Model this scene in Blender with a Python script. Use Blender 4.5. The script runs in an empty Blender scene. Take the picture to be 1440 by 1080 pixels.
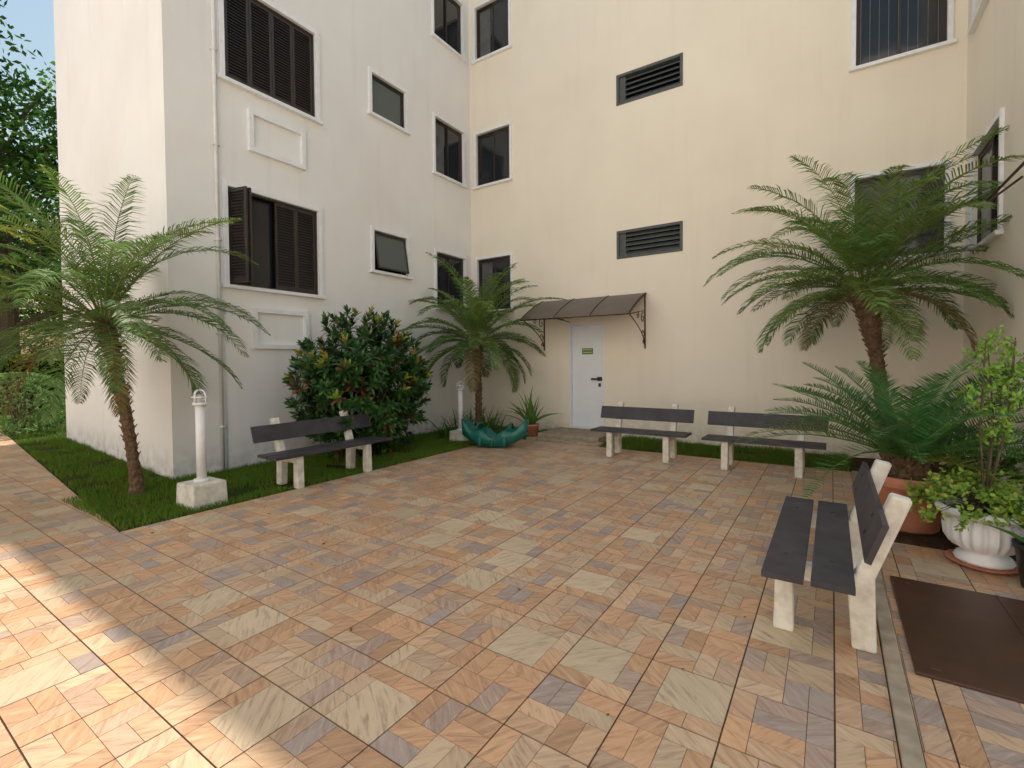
import bpy, math, random
from mathutils import Vector, Matrix, noise
R = random.Random(7)
D2R = math.radians
scene = bpy.context.scene

# ------------------------------------------------------------ helpers
class MB:
    def __init__(s):
        s.v=[]; s.f=[]; s.m=[]; s.c=[]; s.r=[]
    def add(s, verts, faces, mat=0, col=(1,1,1), rnd=(0,0,0)):
        o=len(s.v)
        s.v.extend([tuple(p) for p in verts])
        for f in faces:
            s.f.append(tuple(i+o for i in f)); s.m.append(mat)
        s.c.extend([(col[0],col[1],col[2],1.0)]*len(verts))
        s.r.extend([rnd]*len(verts))
    def build(s, name, mats, smooth=False, bevel=0, parent=None, fixn=False, segs=2):
        me=bpy.data.meshes.new(name)
        me.from_pydata(s.v,[],s.f)
        for m in mats: me.materials.append(m)
        me.polygons.foreach_set('material_index', s.m)
        a=me.attributes.new('Col','FLOAT_COLOR','POINT')
        a.data.foreach_set('color',[x for c in s.c for x in c])
        b=me.attributes.new('rnd','FLOAT_VECTOR','POINT')
        b.data.foreach_set('vector',[x for c in s.r for x in c])
        if smooth: me.polygons.foreach_set('use_smooth',[True]*len(me.polygons))
        me.update()
        if fixn:
            import bmesh
            bm=bmesh.new(); bm.from_mesh(me)
            bmesh.ops.recalc_face_normals(bm, faces=bm.faces)
            bm.to_mesh(me); bm.free()
        ob=bpy.data.objects.new(name,me)
        scene.collection.objects.link(ob)
        if bevel:
            md=ob.modifiers.new('bev','BEVEL'); md.width=bevel; md.segments=segs; md.limit_method='ANGLE'
        if parent: ob.parent=parent
        return ob

def empty(name, loc=(0,0,0)):
    e=bpy.data.objects.new(name,None); e.empty_display_size=.2; e.location=loc
    scene.collection.objects.link(e); return e

BF=[(0,3,2,1),(4,5,6,7),(0,1,5,4),(1,2,6,5),(2,3,7,6),(3,0,4,7)]
def box(mb,x0,x1,y0,y1,z0,z1,mat=0,col=(1,1,1)):
    mb.add([(x0,y0,z0),(x1,y0,z0),(x1,y1,z0),(x0,y1,z0),(x0,y0,z1),(x1,y0,z1),(x1,y1,z1),(x0,y1,z1)],BF,mat,col)

class Basis:
    def __init__(s,O,A,B,C):
        s.O=Vector(O);s.A=Vector(A);s.B=Vector(B);s.C=Vector(C)
        s.flip = s.A.cross(s.B).dot(s.C)<0
    def p(s,u,v,n): return s.O+s.A*u+s.B*v+s.C*n
def obox(mb,bs,u0,u1,v0,v1,n0,n1,mat=0,col=(1,1,1)):
    vs=[bs.p(*q) for q in [(u0,v0,n0),(u1,v0,n0),(u1,v1,n0),(u0,v1,n0),(u0,v0,n1),(u1,v0,n1),(u1,v1,n1),(u0,v1,n1)]]
    F=[tuple(reversed(f)) for f in BF] if bs.flip else BF
    mb.add(vs,F,mat,col)

def tube(mb,pts,rad,sides=8,mat=0,col=(1,1,1),cap=True,bump=0):
    pts=[Vector(p) for p in pts]; n=len(pts)
    if not hasattr(rad,'__len__'): rad=[rad]*n
    vs=[];fs=[]
    up=Vector((0,0,1)); prev=None
    for i in range(n):
        t=(pts[min(i+1,n-1)]-pts[max(i-1,0)]).normalized()
        if prev is None:
            a=t.cross(up)
            if a.length<.1: a=t.cross(Vector((1,0,0)))
            a.normalize()
        else:
            a=(prev-t*prev.dot(t)).normalized()
        prev=a; b=t.cross(a)
        for k in range(sides):
            th=2*math.pi*k/sides
            r=rad[i]*(1+bump*R.uniform(-1,1))
            vs.append(pts[i]+(a*math.cos(th)+b*math.sin(th))*r)
    for i in range(n-1):
        for k in range(sides):
            k2=(k+1)%sides
            fs.append((i*sides+k,i*sides+k2,(i+1)*sides+k2,(i+1)*sides+k))
    if cap:
        fs.append(tuple(reversed(range(sides)))); fs.append(tuple((n-1)*sides+k for k in range(sides)))
    mb.add(vs,fs,mat,col)

def lathe(mb,c,prof,seg=40,mat=0,col=(1,1,1),flute=0,fz=(0,0),famp=0):
    vs=[];fs=[]
    for (r,z) in prof:
        for k in range(seg):
            th=2*math.pi*k/seg; rr=r
            if flute and fz[0]<z<fz[1]: rr=r*(1-famp*abs(math.sin(th*flute/2)))
            vs.append((c[0]+rr*math.cos(th),c[1]+rr*math.sin(th),c[2]+z))
    for i in range(len(prof)-1):
        for k in range(seg):
            k2=(k+1)%seg
            fs.append((i*seg+k,i*seg+k2,(i+1)*seg+k2,(i+1)*seg+k))
    mb.add(vs,fs,mat,col)

# ------------------------------------------------------------ materials
def mat(name, base=(.5,.5,.5), rough=.7, spec=.5, metal=0):
    m=bpy.data.materials.new(name); m.use_nodes=True
    nt=m.node_tree; b=nt.nodes['Principled BSDF']
    b.inputs['Base Color'].default_value=(*base,1); b.inputs['Roughness'].default_value=rough
    b.inputs['Specular IOR Level'].default_value=spec; b.inputs['Metallic'].default_value=metal
    return m,nt,b
def N(nt,t,**k):
    n=nt.nodes.new(t)
    for a,v in k.items():
        if a in n.inputs: n.inputs[a].default_value=v
        else: setattr(n,a,v)
    return n
def L(nt,a,b): nt.links.new(a,b)
def mixc(nt,fac,a,b,mode='MIX'):
    n=nt.nodes.new('ShaderNodeMix'); n.data_type='RGBA'; n.blend_type=mode
    for s,v in ((n.inputs[0],fac),(n.inputs[6],a),(n.inputs[7],b)):
        if hasattr(v,'is_linked') or hasattr(v,'links'): L(nt,v,s)
        elif isinstance(v,(int,float)): s.default_value=v
        else: s.default_value=(*v,1)
    return n.outputs[2]
def ramp(nt,src,stops):
    n=nt.nodes.new('ShaderNodeValToRGB'); cr=n.color_ramp
    while len(cr.elements)<len(stops): cr.elements.new(.5)
    for e,(p,c) in zip(cr.elements,stops):
        e.position=p; e.color=(c,c,c,1) if isinstance(c,(int,float)) else (*c,1)
    L(nt,src,n.inputs[0]); return n.outputs[0]
def objco(nt,scale=(1,1,1)):
    g=nt.nodes.new('ShaderNodeNewGeometry')
    if scale==(1,1,1): return g.outputs['Position']
    mp=nt.nodes.new('ShaderNodeMapping'); mp.inputs['Scale'].default_value=scale
    L(nt,g.outputs['Position'],mp.inputs[0]); return mp.outputs[0]
def noise_(nt,vec,scale=5,detail=4,rough=.55,dist=0):
    n=nt.nodes.new('ShaderNodeTexNoise'); n.inputs['Scale'].default_value=scale
    n.inputs['Detail'].default_value=detail; n.inputs['Roughness'].default_value=rough; n.inputs['Distortion'].default_value=dist
    L(nt,vec,n.inputs['Vector']); return n.outputs[0]
def bump(nt,b,h,strength=.3,dist=.01):
    n=nt.nodes.new('ShaderNodeBump'); n.inputs['Strength'].default_value=strength; n.inputs['Distance'].default_value=dist
    L(nt,h,n.inputs['Height']); L(nt,n.outputs[0],b.inputs['Normal'])

def wall_mat(name,base,dirt):
    m,nt,b=mat(name,base,.85,.2)
    big=noise_(nt,objco(nt),.6,3,.6)
    st=noise_(nt,objco(nt,(4,4,.3)),1.3,3,.6)
    c=mixc(nt,ramp(nt,big,[(.35,0),(.7,1)]),tuple(min(.95,x*1.02) for x in base),tuple(x*.95 for x in base))
    c=mixc(nt,ramp(nt,st,[(.55,0),(.85,.28)]),c,dirt)
    sp=nt.nodes.new('ShaderNodeSeparateXYZ'); g=nt.nodes.new('ShaderNodeNewGeometry'); L(nt,g.outputs['Position'],sp.inputs[0])
    mr=nt.nodes.new('ShaderNodeMapRange'); mr.inputs['From Min'].default_value=.0; mr.inputs['From Max'].default_value=.45
    mr.inputs['To Min'].default_value=1; mr.inputs['To Max'].default_value=0; L(nt,sp.outputs[2],mr.inputs[0])
    mu=nt.nodes.new('ShaderNodeMath'); mu.operation='MULTIPLY'
    med=noise_(nt,objco(nt),7,2)
    L(nt,mr.outputs[0],mu.inputs[0]); L(nt,ramp(nt,med,[(.35,0),(.75,.7)]),mu.inputs[1])
    c=mixc(nt,mu.outputs[0],c,tuple(x*.6 for x in dirt))
    L(nt,c,b.inputs['Base Color'])
    bump(nt,b,noise_(nt,objco(nt),45,2,.7),.35,.006)
    return m
M_wallL=wall_mat('stucco_sky_white',(.95,.90,.86),(.70,.64,.57))  # left wing: whiter than the cream, sky light put into the colour
M_wallB=wall_mat('stucco_cream',(.95,.85,.70),(.76,.64,.49))

def noisy(name,a,bc,scale,rough=.7,spec=.4,bs=.0,bd=.004,detail=3,metal=0):
    m,nt,b=mat(name,a,rough,spec,metal)
    n=noise_(nt,objco(nt),scale,detail,.6)
    L(nt,mixc(nt,ramp(nt,n,[(.35,0),(.68,1)]),a,bc),b.inputs['Base Color'])
    if bs: bump(nt,b,noise_(nt,objco(nt),scale*5,2),bs,bd)
    return m
M_trim=noisy('white_trim',(.95,.95,.95),(.88,.87,.86),9,.6)
M_brown=noisy('brown_aluminium',(.030,.022,.020),(.045,.034,.028),14,.45,.5)
M_dark=noisy('dark_interior',(.012,.012,.013),(.02,.02,.02),3,.9,.1)
M_grey=noisy('grey_frame',(.11,.12,.115),(.08,.09,.085),10,.6)
M_conc=noisy('white_concrete',(.84,.79,.69),(.62,.56,.46),11,.85,.2,.5,.004)
M_plank=noisy('grey_plank',(.048,.042,.048),(.078,.068,.074),6,.55,.35)
M_pipe=noisy('white_pvc',(.88,.87,.86),(.78,.76,.73),8,.5)
M_terra=noisy('terracotta',(.62,.26,.16),(.46,.19,.12),7,.8,.2,.3)
M_soil=noisy('soil',(.055,.032,.02),(.10,.06,.035),9,.95,.1,.9,.02)
M_metalbrown=noisy('brown_iron',(.06,.028,.02),(.10,.045,.03),20,.55)
M_rust=noisy('rusty_plate',(.060,.026,.015),(.09,.038,.022),3,.42,.5,.2)
M_blackpot=noisy('black_plastic',(.02,.02,.02),(.035,.035,.035),8,.5)
M_door=noisy('door_white',(.88,.90,.93),(.84,.86,.90),3,.4,.5)
M_teal=noisy('teal_plastic',(.010,.13,.10),(.015,.17,.13),5,.38,.5)
M_bark=noisy('bark',(.09,.065,.045),(.17,.13,.09),18,.95,.1)
M_palmbark=noisy('palm_bark',(.15,.085,.05),(.28,.19,.12),30,.95,.1,1,.015)
M_step=noisy('step_concrete',(.48,.39,.28),(.32,.26,.18),8,.85,.2,.4)
M_roof=noisy('roof_tile',(.30,.12,.07),(.2,.09,.06),6,.85)
M_black=noisy('black_handle',(.02,.02,.02),(.03,.03,.03),8,.4,.5)
M_sign=noisy('sign_green',(.03,.18,.05),(.04,.22,.06),8,.5,.5)
M_yel=noisy('sign_yellow',(.65,.62,.2),(.6,.55,.18),8,.5,.5)
M_net=noisy('net_string',(.5,.5,.48),(.4,.4,.38),8,.7,.3)
M_curt=noisy('curtain',(.16,.16,.155),(.10,.10,.10),4,.9,.1)

def glass_mat():
    m,nt,b=mat('window_glass',(.02,.023,.026),.06,.6)
    bump(nt,b,noise_(nt,objco(nt),1.6,2),.12,.03); return m
M_glass=glass_mat()
m,nt,b=mat('frosted_glass',(.09,.11,.105),.3,.5); bump(nt,b,noise_(nt,objco(nt),60,2),.4,.004); M_frost=m
m,nt,b=mat('lamp_globe',(.85,.85,.82),.15,.5); b.inputs['Transmission Weight'].default_value=.6; M_globe=m

m,nt,b=mat('canopy_sheet',(.20,.155,.13),.3,.5)
tr=N(nt,'ShaderNodeBsdfTranslucent'); tr.inputs[0].default_value=(.45,.36,.30,1)
mx=N(nt,'ShaderNodeMixShader'); mx.inputs[0].default_value=.4
L(nt,b.outputs[0],mx.inputs[1]); L(nt,tr.outputs[0],mx.inputs[2]); L(nt,mx.outputs[0],nt.nodes['Material Output'].inputs[0]); 
L(nt,mixc(nt,noise_(nt,objco(nt),4,5),(.36,.29,.24),(.13,.105,.09)),b.inputs['Base Color']); M_canopy=m

def leaf_mat(name,rough=.45,trans=.3,spec=.4):
    m,nt,b=mat(name,(.1,.2,.05),rough,spec)
    at=N(nt,'ShaderNodeAttribute',attribute_name='Col')
    L(nt,at.outputs[0],b.inputs['Base Color'])
    if trans:
        tr=N(nt,'ShaderNodeBsdfTranslucent'); L(nt,at.outputs[0],tr.inputs[0])
        mx=N(nt,'ShaderNodeMixShader'); mx.inputs[0].default_value=trans
        L(nt,b.outputs[0],mx.inputs[1]); L(nt,tr.outputs[0],mx.inputs[2]); L(nt,mx.outputs[0],nt.nodes['Material Output'].inputs[0])
    return m
M_leaf=leaf_mat('leaf',.5,.25,.3); M_gloss=leaf_mat('glossy_leaf',.36,0,.4); M_grass=leaf_mat('grass_blades',.7,0,.2)

def tile_mat():
    m,nt,b=mat('floor_tile',(.5,.4,.3),.38,.35)
    at=N(nt,'ShaderNodeAttribute',attribute_name='Col'); rd=N(nt,'ShaderNodeAttribute',attribute_name='rnd')
    sp=N(nt,'ShaderNodeSeparateXYZ'); L(nt,rd.outputs['Vector'],sp.inputs[0])
    g=N(nt,'ShaderNodeNewGeometry')
    cb=N(nt,'ShaderNodeCombineXYZ'); L(nt,sp.outputs[0],cb.inputs[0]); L(nt,sp.outputs[1],cb.inputs[1])
    va=N(nt,'ShaderNodeVectorMath',operation='ADD'); L(nt,g.outputs['Position'],va.inputs[0]); L(nt,cb.outputs[0],va.inputs[1])
    vr=N(nt,'ShaderNodeVectorRotate',rotation_type='Z_AXIS'); L(nt,va.outputs[0],vr.inputs['Vector']); L(nt,sp.outputs[2],vr.inputs['Angle'])
    mp=N(nt,'ShaderNodeMapping'); mp.inputs['Scale'].default_value=(3,22,1); L(nt,vr.outputs[0],mp.inputs[0])
    n1=noise_(nt,mp.outputs[0],2.0,5,.68,.8)
    c=mixc(nt,ramp(nt,n1,[(.28,.75),(.5,0)]),at.outputs[0],(.27,.15,.10))
    c=mixc(nt,ramp(nt,n1,[(.54,0),(.74,.5)]),c,(.84,.64,.46))
    n2=noise_(nt,objco(nt),.8,4,.6)
    c=mixc(nt,ramp(nt,n2,[(.4,0),(.75,.25)]),c,(.36,.24,.16))
    L(nt,c,b.inputs['Base Color'])
    L(nt,ramp(nt,n2,[(.3,.36),(.7,.6)]),b.inputs['Roughness'])
    return m
M_tile=tile_mat()
M_grout=noisy('grout',(.09,.055,.038),(.15,.10,.07),5,.95,.1,0)
def ground_mat():
    m,nt,b=mat('ground_soil_grass',(.05,.06,.02),.95,.1)
    n=noise_(nt,objco(nt),3,4,.7)
    c=ramp(nt,n,[(.35,(.07,.05,.028)),(.5,(.045,.065,.018)),(.7,(.05,.09,.02))])
    L(nt,c,b.inputs['Base Color']); return m
M_ground=ground_mat()

# ------------------------------------------------------------ ground
mb=MB(); S=220
mb.add([(-S,-S,-.014),(S,-S,-.014),(S,S,-.014),(-S,S,-.014)],[(0,1,2,3)])
mb.build('ground',[M_ground])
def slab_mat():
    m,nt,b=mat('pale_bounce_slab',(.55,.48,.38),.8,.3)
    br=N(nt,'ShaderNodeTexBrick'); br.offset=0; L(nt,objco(nt),br.inputs['Vector'])
    br.inputs['Color1'].default_value=(.80,.72,.62,1); br.inputs['Color2'].default_value=(.74,.66,.56,1); br.inputs['Mortar'].default_value=(.3,.25,.2,1)
    br.inputs['Scale'].default_value=1; br.inputs['Brick Width'].default_value=.9; br.inputs['Row Height'].default_value=.9; br.inputs['Mortar Size'].default_value=.008
    L(nt,br.outputs[0],b.inputs['Base Color']); return m
OY=-9.0; RE=4.7
mb=MB(); mb.add([(-22,OY+.1,-.006),(14,OY+.1,-.006),(14,-3,-.006),(-22,-3,-.006)],[(0,1,2,3)])
mb.add([(1.5,-3,-.006),(14,-3,-.006),(14,RE-.02,-.006),(1.5,RE-.02,-.006)],[(0,1,2,3)])
mb.build('added_bounce_pavement',[slab_mat()])  # unseen paving, added and kept pale to bounce sunlight onto the shaded walls

def clip(poly,planes):
    for (a,b_,c) in planes:
        out=[]
        n=len(poly)
        for i in range(n):
            p=poly[i];q=poly[(i+1)%n]
            dp=a*p[0]+b_*p[1]-c; dq=a*q[0]+b_*q[1]-c
            if dp<=0: out.append(p)
            if (dp<0<dq) or (dq<0<dp):
                t=dp/(dp-dq); out.append((p[0]+t*(q[0]-p[0]),p[1]+t*(q[1]-p[1])))
        poly=out
        if len(poly)<3: return None
    return poly
REG=[[(-1,0,5.3),(1,0,.22),(0,1,7.75),(0,-1,3)],
     [(1,0,-5.3),(-1,0,22),(.1,1,1.6-.53),(0,-1,3)],
     [(-1,0,-.30),(1,0,1.49),(0,1,4.95),(0,-1,3)]]
BIG=[(-30,-10),(10,-10),(10,12),(-30,12)]
mbg=MB()
for rg in REG:
    p=clip(BIG,rg); mbg.add([(x,y,-.004) for x,y in p],[tuple(range(len(p)))])
PAL=[(.67,.37,.20),(.63,.36,.19),(.56,.37,.24),(.50,.35,.26),(.44,.34,.28),(.66,.47,.29),(.70,.40,.21),(.60,.34,.18),(.67,.46,.28),(.65,.41,.24),(.70,.44,.25)]
PLAIN=[(.68,.52,.33),(.65,.49,.31),(.70,.53,.34)]
TS=.38; U=TS/4; gp=.0035; sg=.0012
mbt=MB()
def brick(x0,y0,x1,y1,col,ang):
    base=[(x0,y0),(x1,y0),(x1,y1),(x0,y1)]
    rn=(R.uniform(-40,40),R.uniform(-40,40),ang)
    v=R.uniform(.88,1.08); col=tuple(c*v for c in col)
    for rg in REG:
        p=clip(base,rg)
        if p: 
            n=len(p)
            mbt.add([(x,y,0) for x,y in p]+[(x,y,-.0045) for x,y in p],[tuple(range(n))]+[(i,i+n,(i+1)%n+n,(i+1)%n) for i in range(n)],0,col,rn)
for i in range(-45,19):
    for j in range(-13,17):
        X=-5.3+i*TS; Y=1.6+j*TS
        rr=R.random(); rot=R.randrange(4)
        if rr<.24: bl=[(0,0,3,3),(3,0,4,2),(3,2,4,4),(0,3,1.5,4),(1.5,3,3,4)]
        elif rr<.72: bl=[(0,0,2,1),(0,1,2,2),(2,0,3,2),(3,0,4,2),(0,2,1,4),(1,2,2,4),(2,2,4,3),(2,3,4,4)]
        else: bl=[(0,0,2,1),(2,0,4,1),(3,1,4,3),(2,3,4,4),(0,3,2,4),(0,1,1,3),(1,1,2,3),(2,1,3,3)]
        for (a,b_,c,d) in bl:
            big=(c-a)*(d-b_)>5
            for _ in range(rot): a,b_,c,d=4-d,a,4-b_,c
            x0=X+a*U+(gp if a==0 else sg); x1=X+c*U-(gp if c==4 else sg)
            y0=Y+b_*U+(gp if b_==0 else sg); y1=Y+d*U-(gp if d==4 else sg)
            ang=R.choice([.78,-.78,.6,-.95])+R.uniform(-.2,.2)
            brick(x0,y0,x1,y1,R.choice(PLAIN) if big else R.choice(PAL),ang)
paving=empty('paved_patio')
mbg.build('grout_bed',[M_grout],parent=paving); mbt.build('tiles',[M_tile],parent=paving)

mb=MB(); box(mb,.225,.295,-3,7.75,-.02,.018); mb.build('concrete_edging',[M_step],bevel=.006)
mb=MB(); box(mb,.34,1.40,2.92,4.14,-.01,.014); box(mb,.86,.875,2.93,4.13,.014,.019)
for x in (.42,1.32):
    for y in (3.0,4.06): box(mb,x-.02,x+.02,y-.02,y+.02,.014,.02)
mb.build('metal_cover_plate',[M_rust],bevel=.003)
mb=MB()
nx,ny=24,60; vs=[];fs=[]
for i in range(nx+1):
    for j in range(ny+1):
        x=.297+(1.5-.297)*i/nx; y=4.955+(8.99-4.955)*j/ny
        e=min(i,nx-i,j,ny-j)
        z=(.012+.03*noise.noise(Vector((x*4,y*4,0)))) if e>0 else -.01
        vs.append((x,y,z))
for i in range(nx):
    for j in range(ny):
        a=i*(ny+1)+j; fs.append((a,a+ny+1,a+ny+2,a+1))
mb.add(vs,fs); mb.build('planting_bed_soil',[M_soil],smooth=True)

# ------------------------------------------------------------ building
LX=-7.12; BY=9.0; RX=1.51; H=11.6; ST=2.89
bld=empty('added_bounce_block')
WL=Basis((LX,0,0),(0,1,0),(0,0,1),(1,0,0))
WB=Basis((0,BY,0),(1,0,0),(0,0,1),(0,-1,0))
WR=Basis((RX,0,0),(0,1,0),(0,0,1),(-1,0,0))
DEP=.16
def wall(mb,bs,u0,u1,v0,v1,holes,mi):
    us=sorted(set([u0,u1]+[h[0] for h in holes]+[h[1] for h in holes]))
    vs=sorted(set([v0,v1]+[h[2] for h in holes]+[h[3] for h in holes]))
    for i in range(len(us)-1):
        for j in range(len(vs)-1):
            cu=(us[i]+us[i+1])/2; cv=(vs[j]+vs[j+1])/2
            if any(h[0]<cu<h[1] and h[2]<cv<h[3] for h in holes): continue
            q=[bs.p(us[i],vs[j],0),bs.p(us[i+1],vs[j],0),bs.p(us[i+1],vs[j+1],0),bs.p(us[i],vs[j+1],0)]
            mb.add(q,[(0,1,2,3)] if not bs.flip else [(3,2,1,0)],mi)
    for (a,b_,c,d) in holes:
        P=[(a,c),(b_,c),(b_,d),(a,d)]
        for k in range(4):
            p=P[k];q=P[(k+1)%4]
            mb.add([bs.p(p[0],p[1],0),bs.p(q[0],q[1],0),bs.p(q[0],q[1],-DEP),bs.p(p[0],p[1],-DEP)],[(0,1,2,3)],mi)
        mb.add([bs.p(a,c,-DEP),bs.p(b_,c,-DEP),bs.p(b_,d,-DEP),bs.p(a,d,-DEP)],[(0,1,2,3)],2)
def lv(a,b_,z0,z1,ks=(0,1,2)): return [(a,b_,z0+ST*k,z1+ST*k) for k in ks]
hL_big=lv(3.48,4.91,2.62,4.0); hL_small=lv(6.08,6.92,3.22,3.96); hL_c=lv(7.78,8.74,2.68,3.87)
hL_ac=lv(3.86,4.62,1.79,2.25)
hB_c=lv(-6.93,-6.0,2.68,3.87); hB_l=[(-3.51,-2.26,3.47,4.01),(-3.51,-2.26,6.42,7.0),(-3.51,-2.26,9.3,9.85)]
hB_r=lv(.27,1.30,2.98,4.2); hB_d=[(-4.55,-3.78,.11,2.27)]
hR=lv(7.28,8.55,2.87,4.1)
mb=MB()
wall(mb,WL,2.73,BY,-.1,H,hL_big+hL_small+hL_c,0)
wall(mb,WB,LX,RX,-.1,H,hB_c+hB_l+hB_r+hB_d,1)
wall(mb,WR,RE,BY,-.1,H,hR,1)
FX,FY=-13.0,3.1
Q=lambda *p:mb.add(p,[tuple(range(len(p)))],0)
Q((LX,2.73,-.1),(LX,2.73,H),(FX,FY,H),(FX,FY,-.1))
Q((FX,FY,-.1),(FX,FY,H),(FX,22,H),(FX,22,-.1))
Q((FX,22,-.1),(FX,22,H),(12,22,H),(12,22,-.1))
Q((12,22,-.1),(12,22,H),(12,RE,H),(12,RE,-.1))
Q((12,RE,-.1),(12,RE,H),(RX,RE,H),(RX,RE,-.1))
mb.build('walls',[M_wallL,M_wallB,M_dark],parent=bld)
mb=MB()
rp=[(LX,2.73),(LX,BY),(RX,BY),(RX,RE),(12,RE),(12,22),(FX,22),(FX,FY)]
mb.add([(x,y,H) for x,y in rp],[tuple(range(8))])
mb.build('roof',[M_roof],parent=bld)
mb=MB()
obox(mb,WL,2.70,BY-.04,H,H+.12,-.15,.05); obox(mb,WB,LX+.05,RX-.05,H,H+.12,-.15,.05); obox(mb,WR,RE-.03,BY-.04,H,H+.12,-.15,.05)
mb.build('parapet_coping',[M_trim],parent=bld,bevel=.008)

trim=MB(); fr=MB(); gl=MB(); fz=MB(); net=MB(); cur=MB()
def surround(bs,h,w=.075,t=.032,sill=True):
    a,b_,c,d=h
    obox(trim,bs,a-w,a-.002,c-.002,d+w,-.03,t); obox(trim,bs,b_+.002,b_+w,c-.002,d+w,-.03,t)
    obox(trim,bs,a-.002,b_+.002,d+.002,d+w,-.03,t-.002)
    if sill: obox(trim,bs,a-w-.03,b_+w+.03,c-.055,c-.003,-.10,t+.035)
    else: obox(trim,bs,a-w,b_+w,c-w,c-.003,-.03,t)
def frame(bs,h,n0=-.11,n1=-.05,w=.045,mull=(),mb=None):
    mb=mb or fr
    a,b_,c,d=h
    obox(mb,bs,a,a+w,c,d,n0,n1); obox(mb,bs,b_-w,b_,c,d,n0,n1)
    obox(mb,bs,a+w,b_-w,d-w,d,n0,n1-.002); obox(mb,bs,a+w,b_-w,c,c+w,n0,n1-.002)
    for m_ in mull: obox(mb,bs,m_-.022,m_+.022,c+w,d-w,n0,n1+.006)
def pane(mb,bs,h,n):
    a,b_,c,d=h
    obox(mb,bs,a,b_,c,d,n-.004,n)
def shutter(bs,a,b_,c,d,n):
    w=.035
    obox(fr,bs,a,a+w,c,d,n-.03,n); obox(fr,bs,b_-w,b_,c,d,n-.03,n)
    for z0,z1 in ((c,c+.06),(d-.05,d)): obox(fr,bs,a+w,b_-w,z0,z1,n-.03,n-.002)
    z=c+.07
    while z<d-.07:
        vs=[bs.p(*q) for q in [(a+w,z,n-.006),(b_-w,z,n-.006),(b_-w,z+.008,n-.006),(a+w,z+.008,n-.006),(a+w,z+.032,n-.03),(b_-w,z+.032,n-.03),(b_-w,z+.040,n-.03),(a+w,z+.040,n-.03)]]
        fr.add(vs,[(0,1,2,3),(3,2,6,7),(0,4,5,1),(4,7,6,5)])
        z+=.043
for k,h in enumerate(hL_big):
    surround(WL,h)
    a,b_,c,d=h
    frame(WL,h,-.14,-.02,.03)
    w=(b_-a-.06)/4
    if k==0:
        shutter(WL,a+.03+2*w,a+.03+3*w,c+.03,d-.03,-.03); shutter(WL,a+.03+3*w,b_-.03,c+.03,d-.03,-.03)
        for off,tilt in ((.0,.25),(.035,.34)):
            A=Vector((math.cos(tilt),math.sin(tilt),0)); C=Vector((math.sin(tilt),-math.cos(tilt),0))
            bs=Basis((LX+.0,a+.02+off,0),A,(0,0,1),C)
            shutter(bs,0,w*.92,c+.03,d-.03,0.0)
        pane(gl,WL,(a+.03,a+.03+2*w,c+.03,d-.03),-.12)
        obox(fr,WL,a+.03+w-.02,a+.03+w+.02,c+.03,d-.03,-.118,-.09)
    else:
        for q in range(4): shutter(WL,a+.03+q*w+.003,a+.03+(q+1)*w-.003,c+.03,d-.03,-.03)
for h in hL_ac:
    surround(WL,h,.075,.05,False)
for k,h in enumerate(hL_small):
    surround(WL,h); frame(WL,h,-.12,-.03,.03)
    a,b_,c,d=h
    if k==0:
        th=.18
        B=Vector((math.sin(th)*1.0,0,-math.cos(th))); 
        bs=Basis((LX-.03,0,d-.03),(0,1,0),B,Vector((math.cos(th),0,math.sin(th))))
        hh=(a+.035,b_-.035,0.0,(d-c)-.06)
        frame(bs,hh,-.02,.01,.03); pane(fz,bs,(hh[0]+.03,hh[1]-.03,hh[2]+.03,hh[3]-.03),0)
    else:
        frame(WL,(a+.03,b_-.03,c+.03,d-.03),-.08,-.045,.03); pane(fz,WL,(a+.06,b_-.06,c+.06,d-.06),-.06)
def nets(bs,h,n=-.012,s=.11):
    a,b_,c,d=h
    u=a+s/2
    while u<b_: obox(net,bs,u-.0012,u+.0012,c,d,n-.001,n+.001); u+=s
for bs,hs in ((WL,hL_c),(WB,hB_c),(WB,hB_r),(WR,hR)):
    for k,h in enumerate(hs):
        surround(bs,h,.06)
        a,b_,c,d=h; mid=(a+b_)/2
        frame(bs,h,-.13,-.04,.035)
        frame(bs,(a+.035,mid+.02,c+.035,d-.035),-.10,-.07,.035); frame(bs,(mid-.02,b_-.035,c+.035,d-.035),-.065,-.045,.035)
        if (k+len(hs)+int(a*3))%2: pane(cur,bs,(a+.07,mid-.1,c+.07,d-.07),-.083); pane(gl,bs,(mid-.1,mid-.015,c+.07,d-.07),-.085)
        else: pane(gl,bs,(a+.07,mid-.015,c+.07,d-.07),-.085)
        pane(gl,bs,(mid+.015,b_-.07,c+.07,d-.07),-.056)
        if hs is hB_r and k==1: nets(bs,h)
gr=MB()
for h in hB_l:
    a,b_,c,d=h
    frame(WB,h,-.13,.012,.05,mb=gr)
    n=5; 
    obox(gr,WB,a+.05,a+.17,c+.05,d-.05,-.10,-.03)
    for q in range(n):
        z=c+.06+q*(d-c-.10)/n
        vs=[WB.p(*p) for p in [(a+.17,z,-.015),(b_-.05,z,-.015),(b_-.05,z+.012,-.015),(a+.17,z+.012,-.015),(a+.17,z+.075,-.10),(b_-.05,z+.075,-.10),(b_-.05,z+.087,-.10),(a+.17,z+.087,-.10)]]
        gr.add(vs,[(0,1,2,3),(3,2,6,7),(0,4,5,1),(4,7,6,5)])
trim.build('window_surrounds',[M_trim],parent=bld,bevel=.005)
fr.build('window_frames_and_shutters',[M_brown],parent=bld)
gl.build('window_glass',[M_glass],parent=bld); cur.build('curtained_panes',[M_curt],parent=bld)
fz.build('frosted_panes',[M_frost],parent=bld)
net.build('window_bars',[M_net],parent=bld)
gr.build('vent_louvres',[M_grey],parent=bld)

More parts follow.
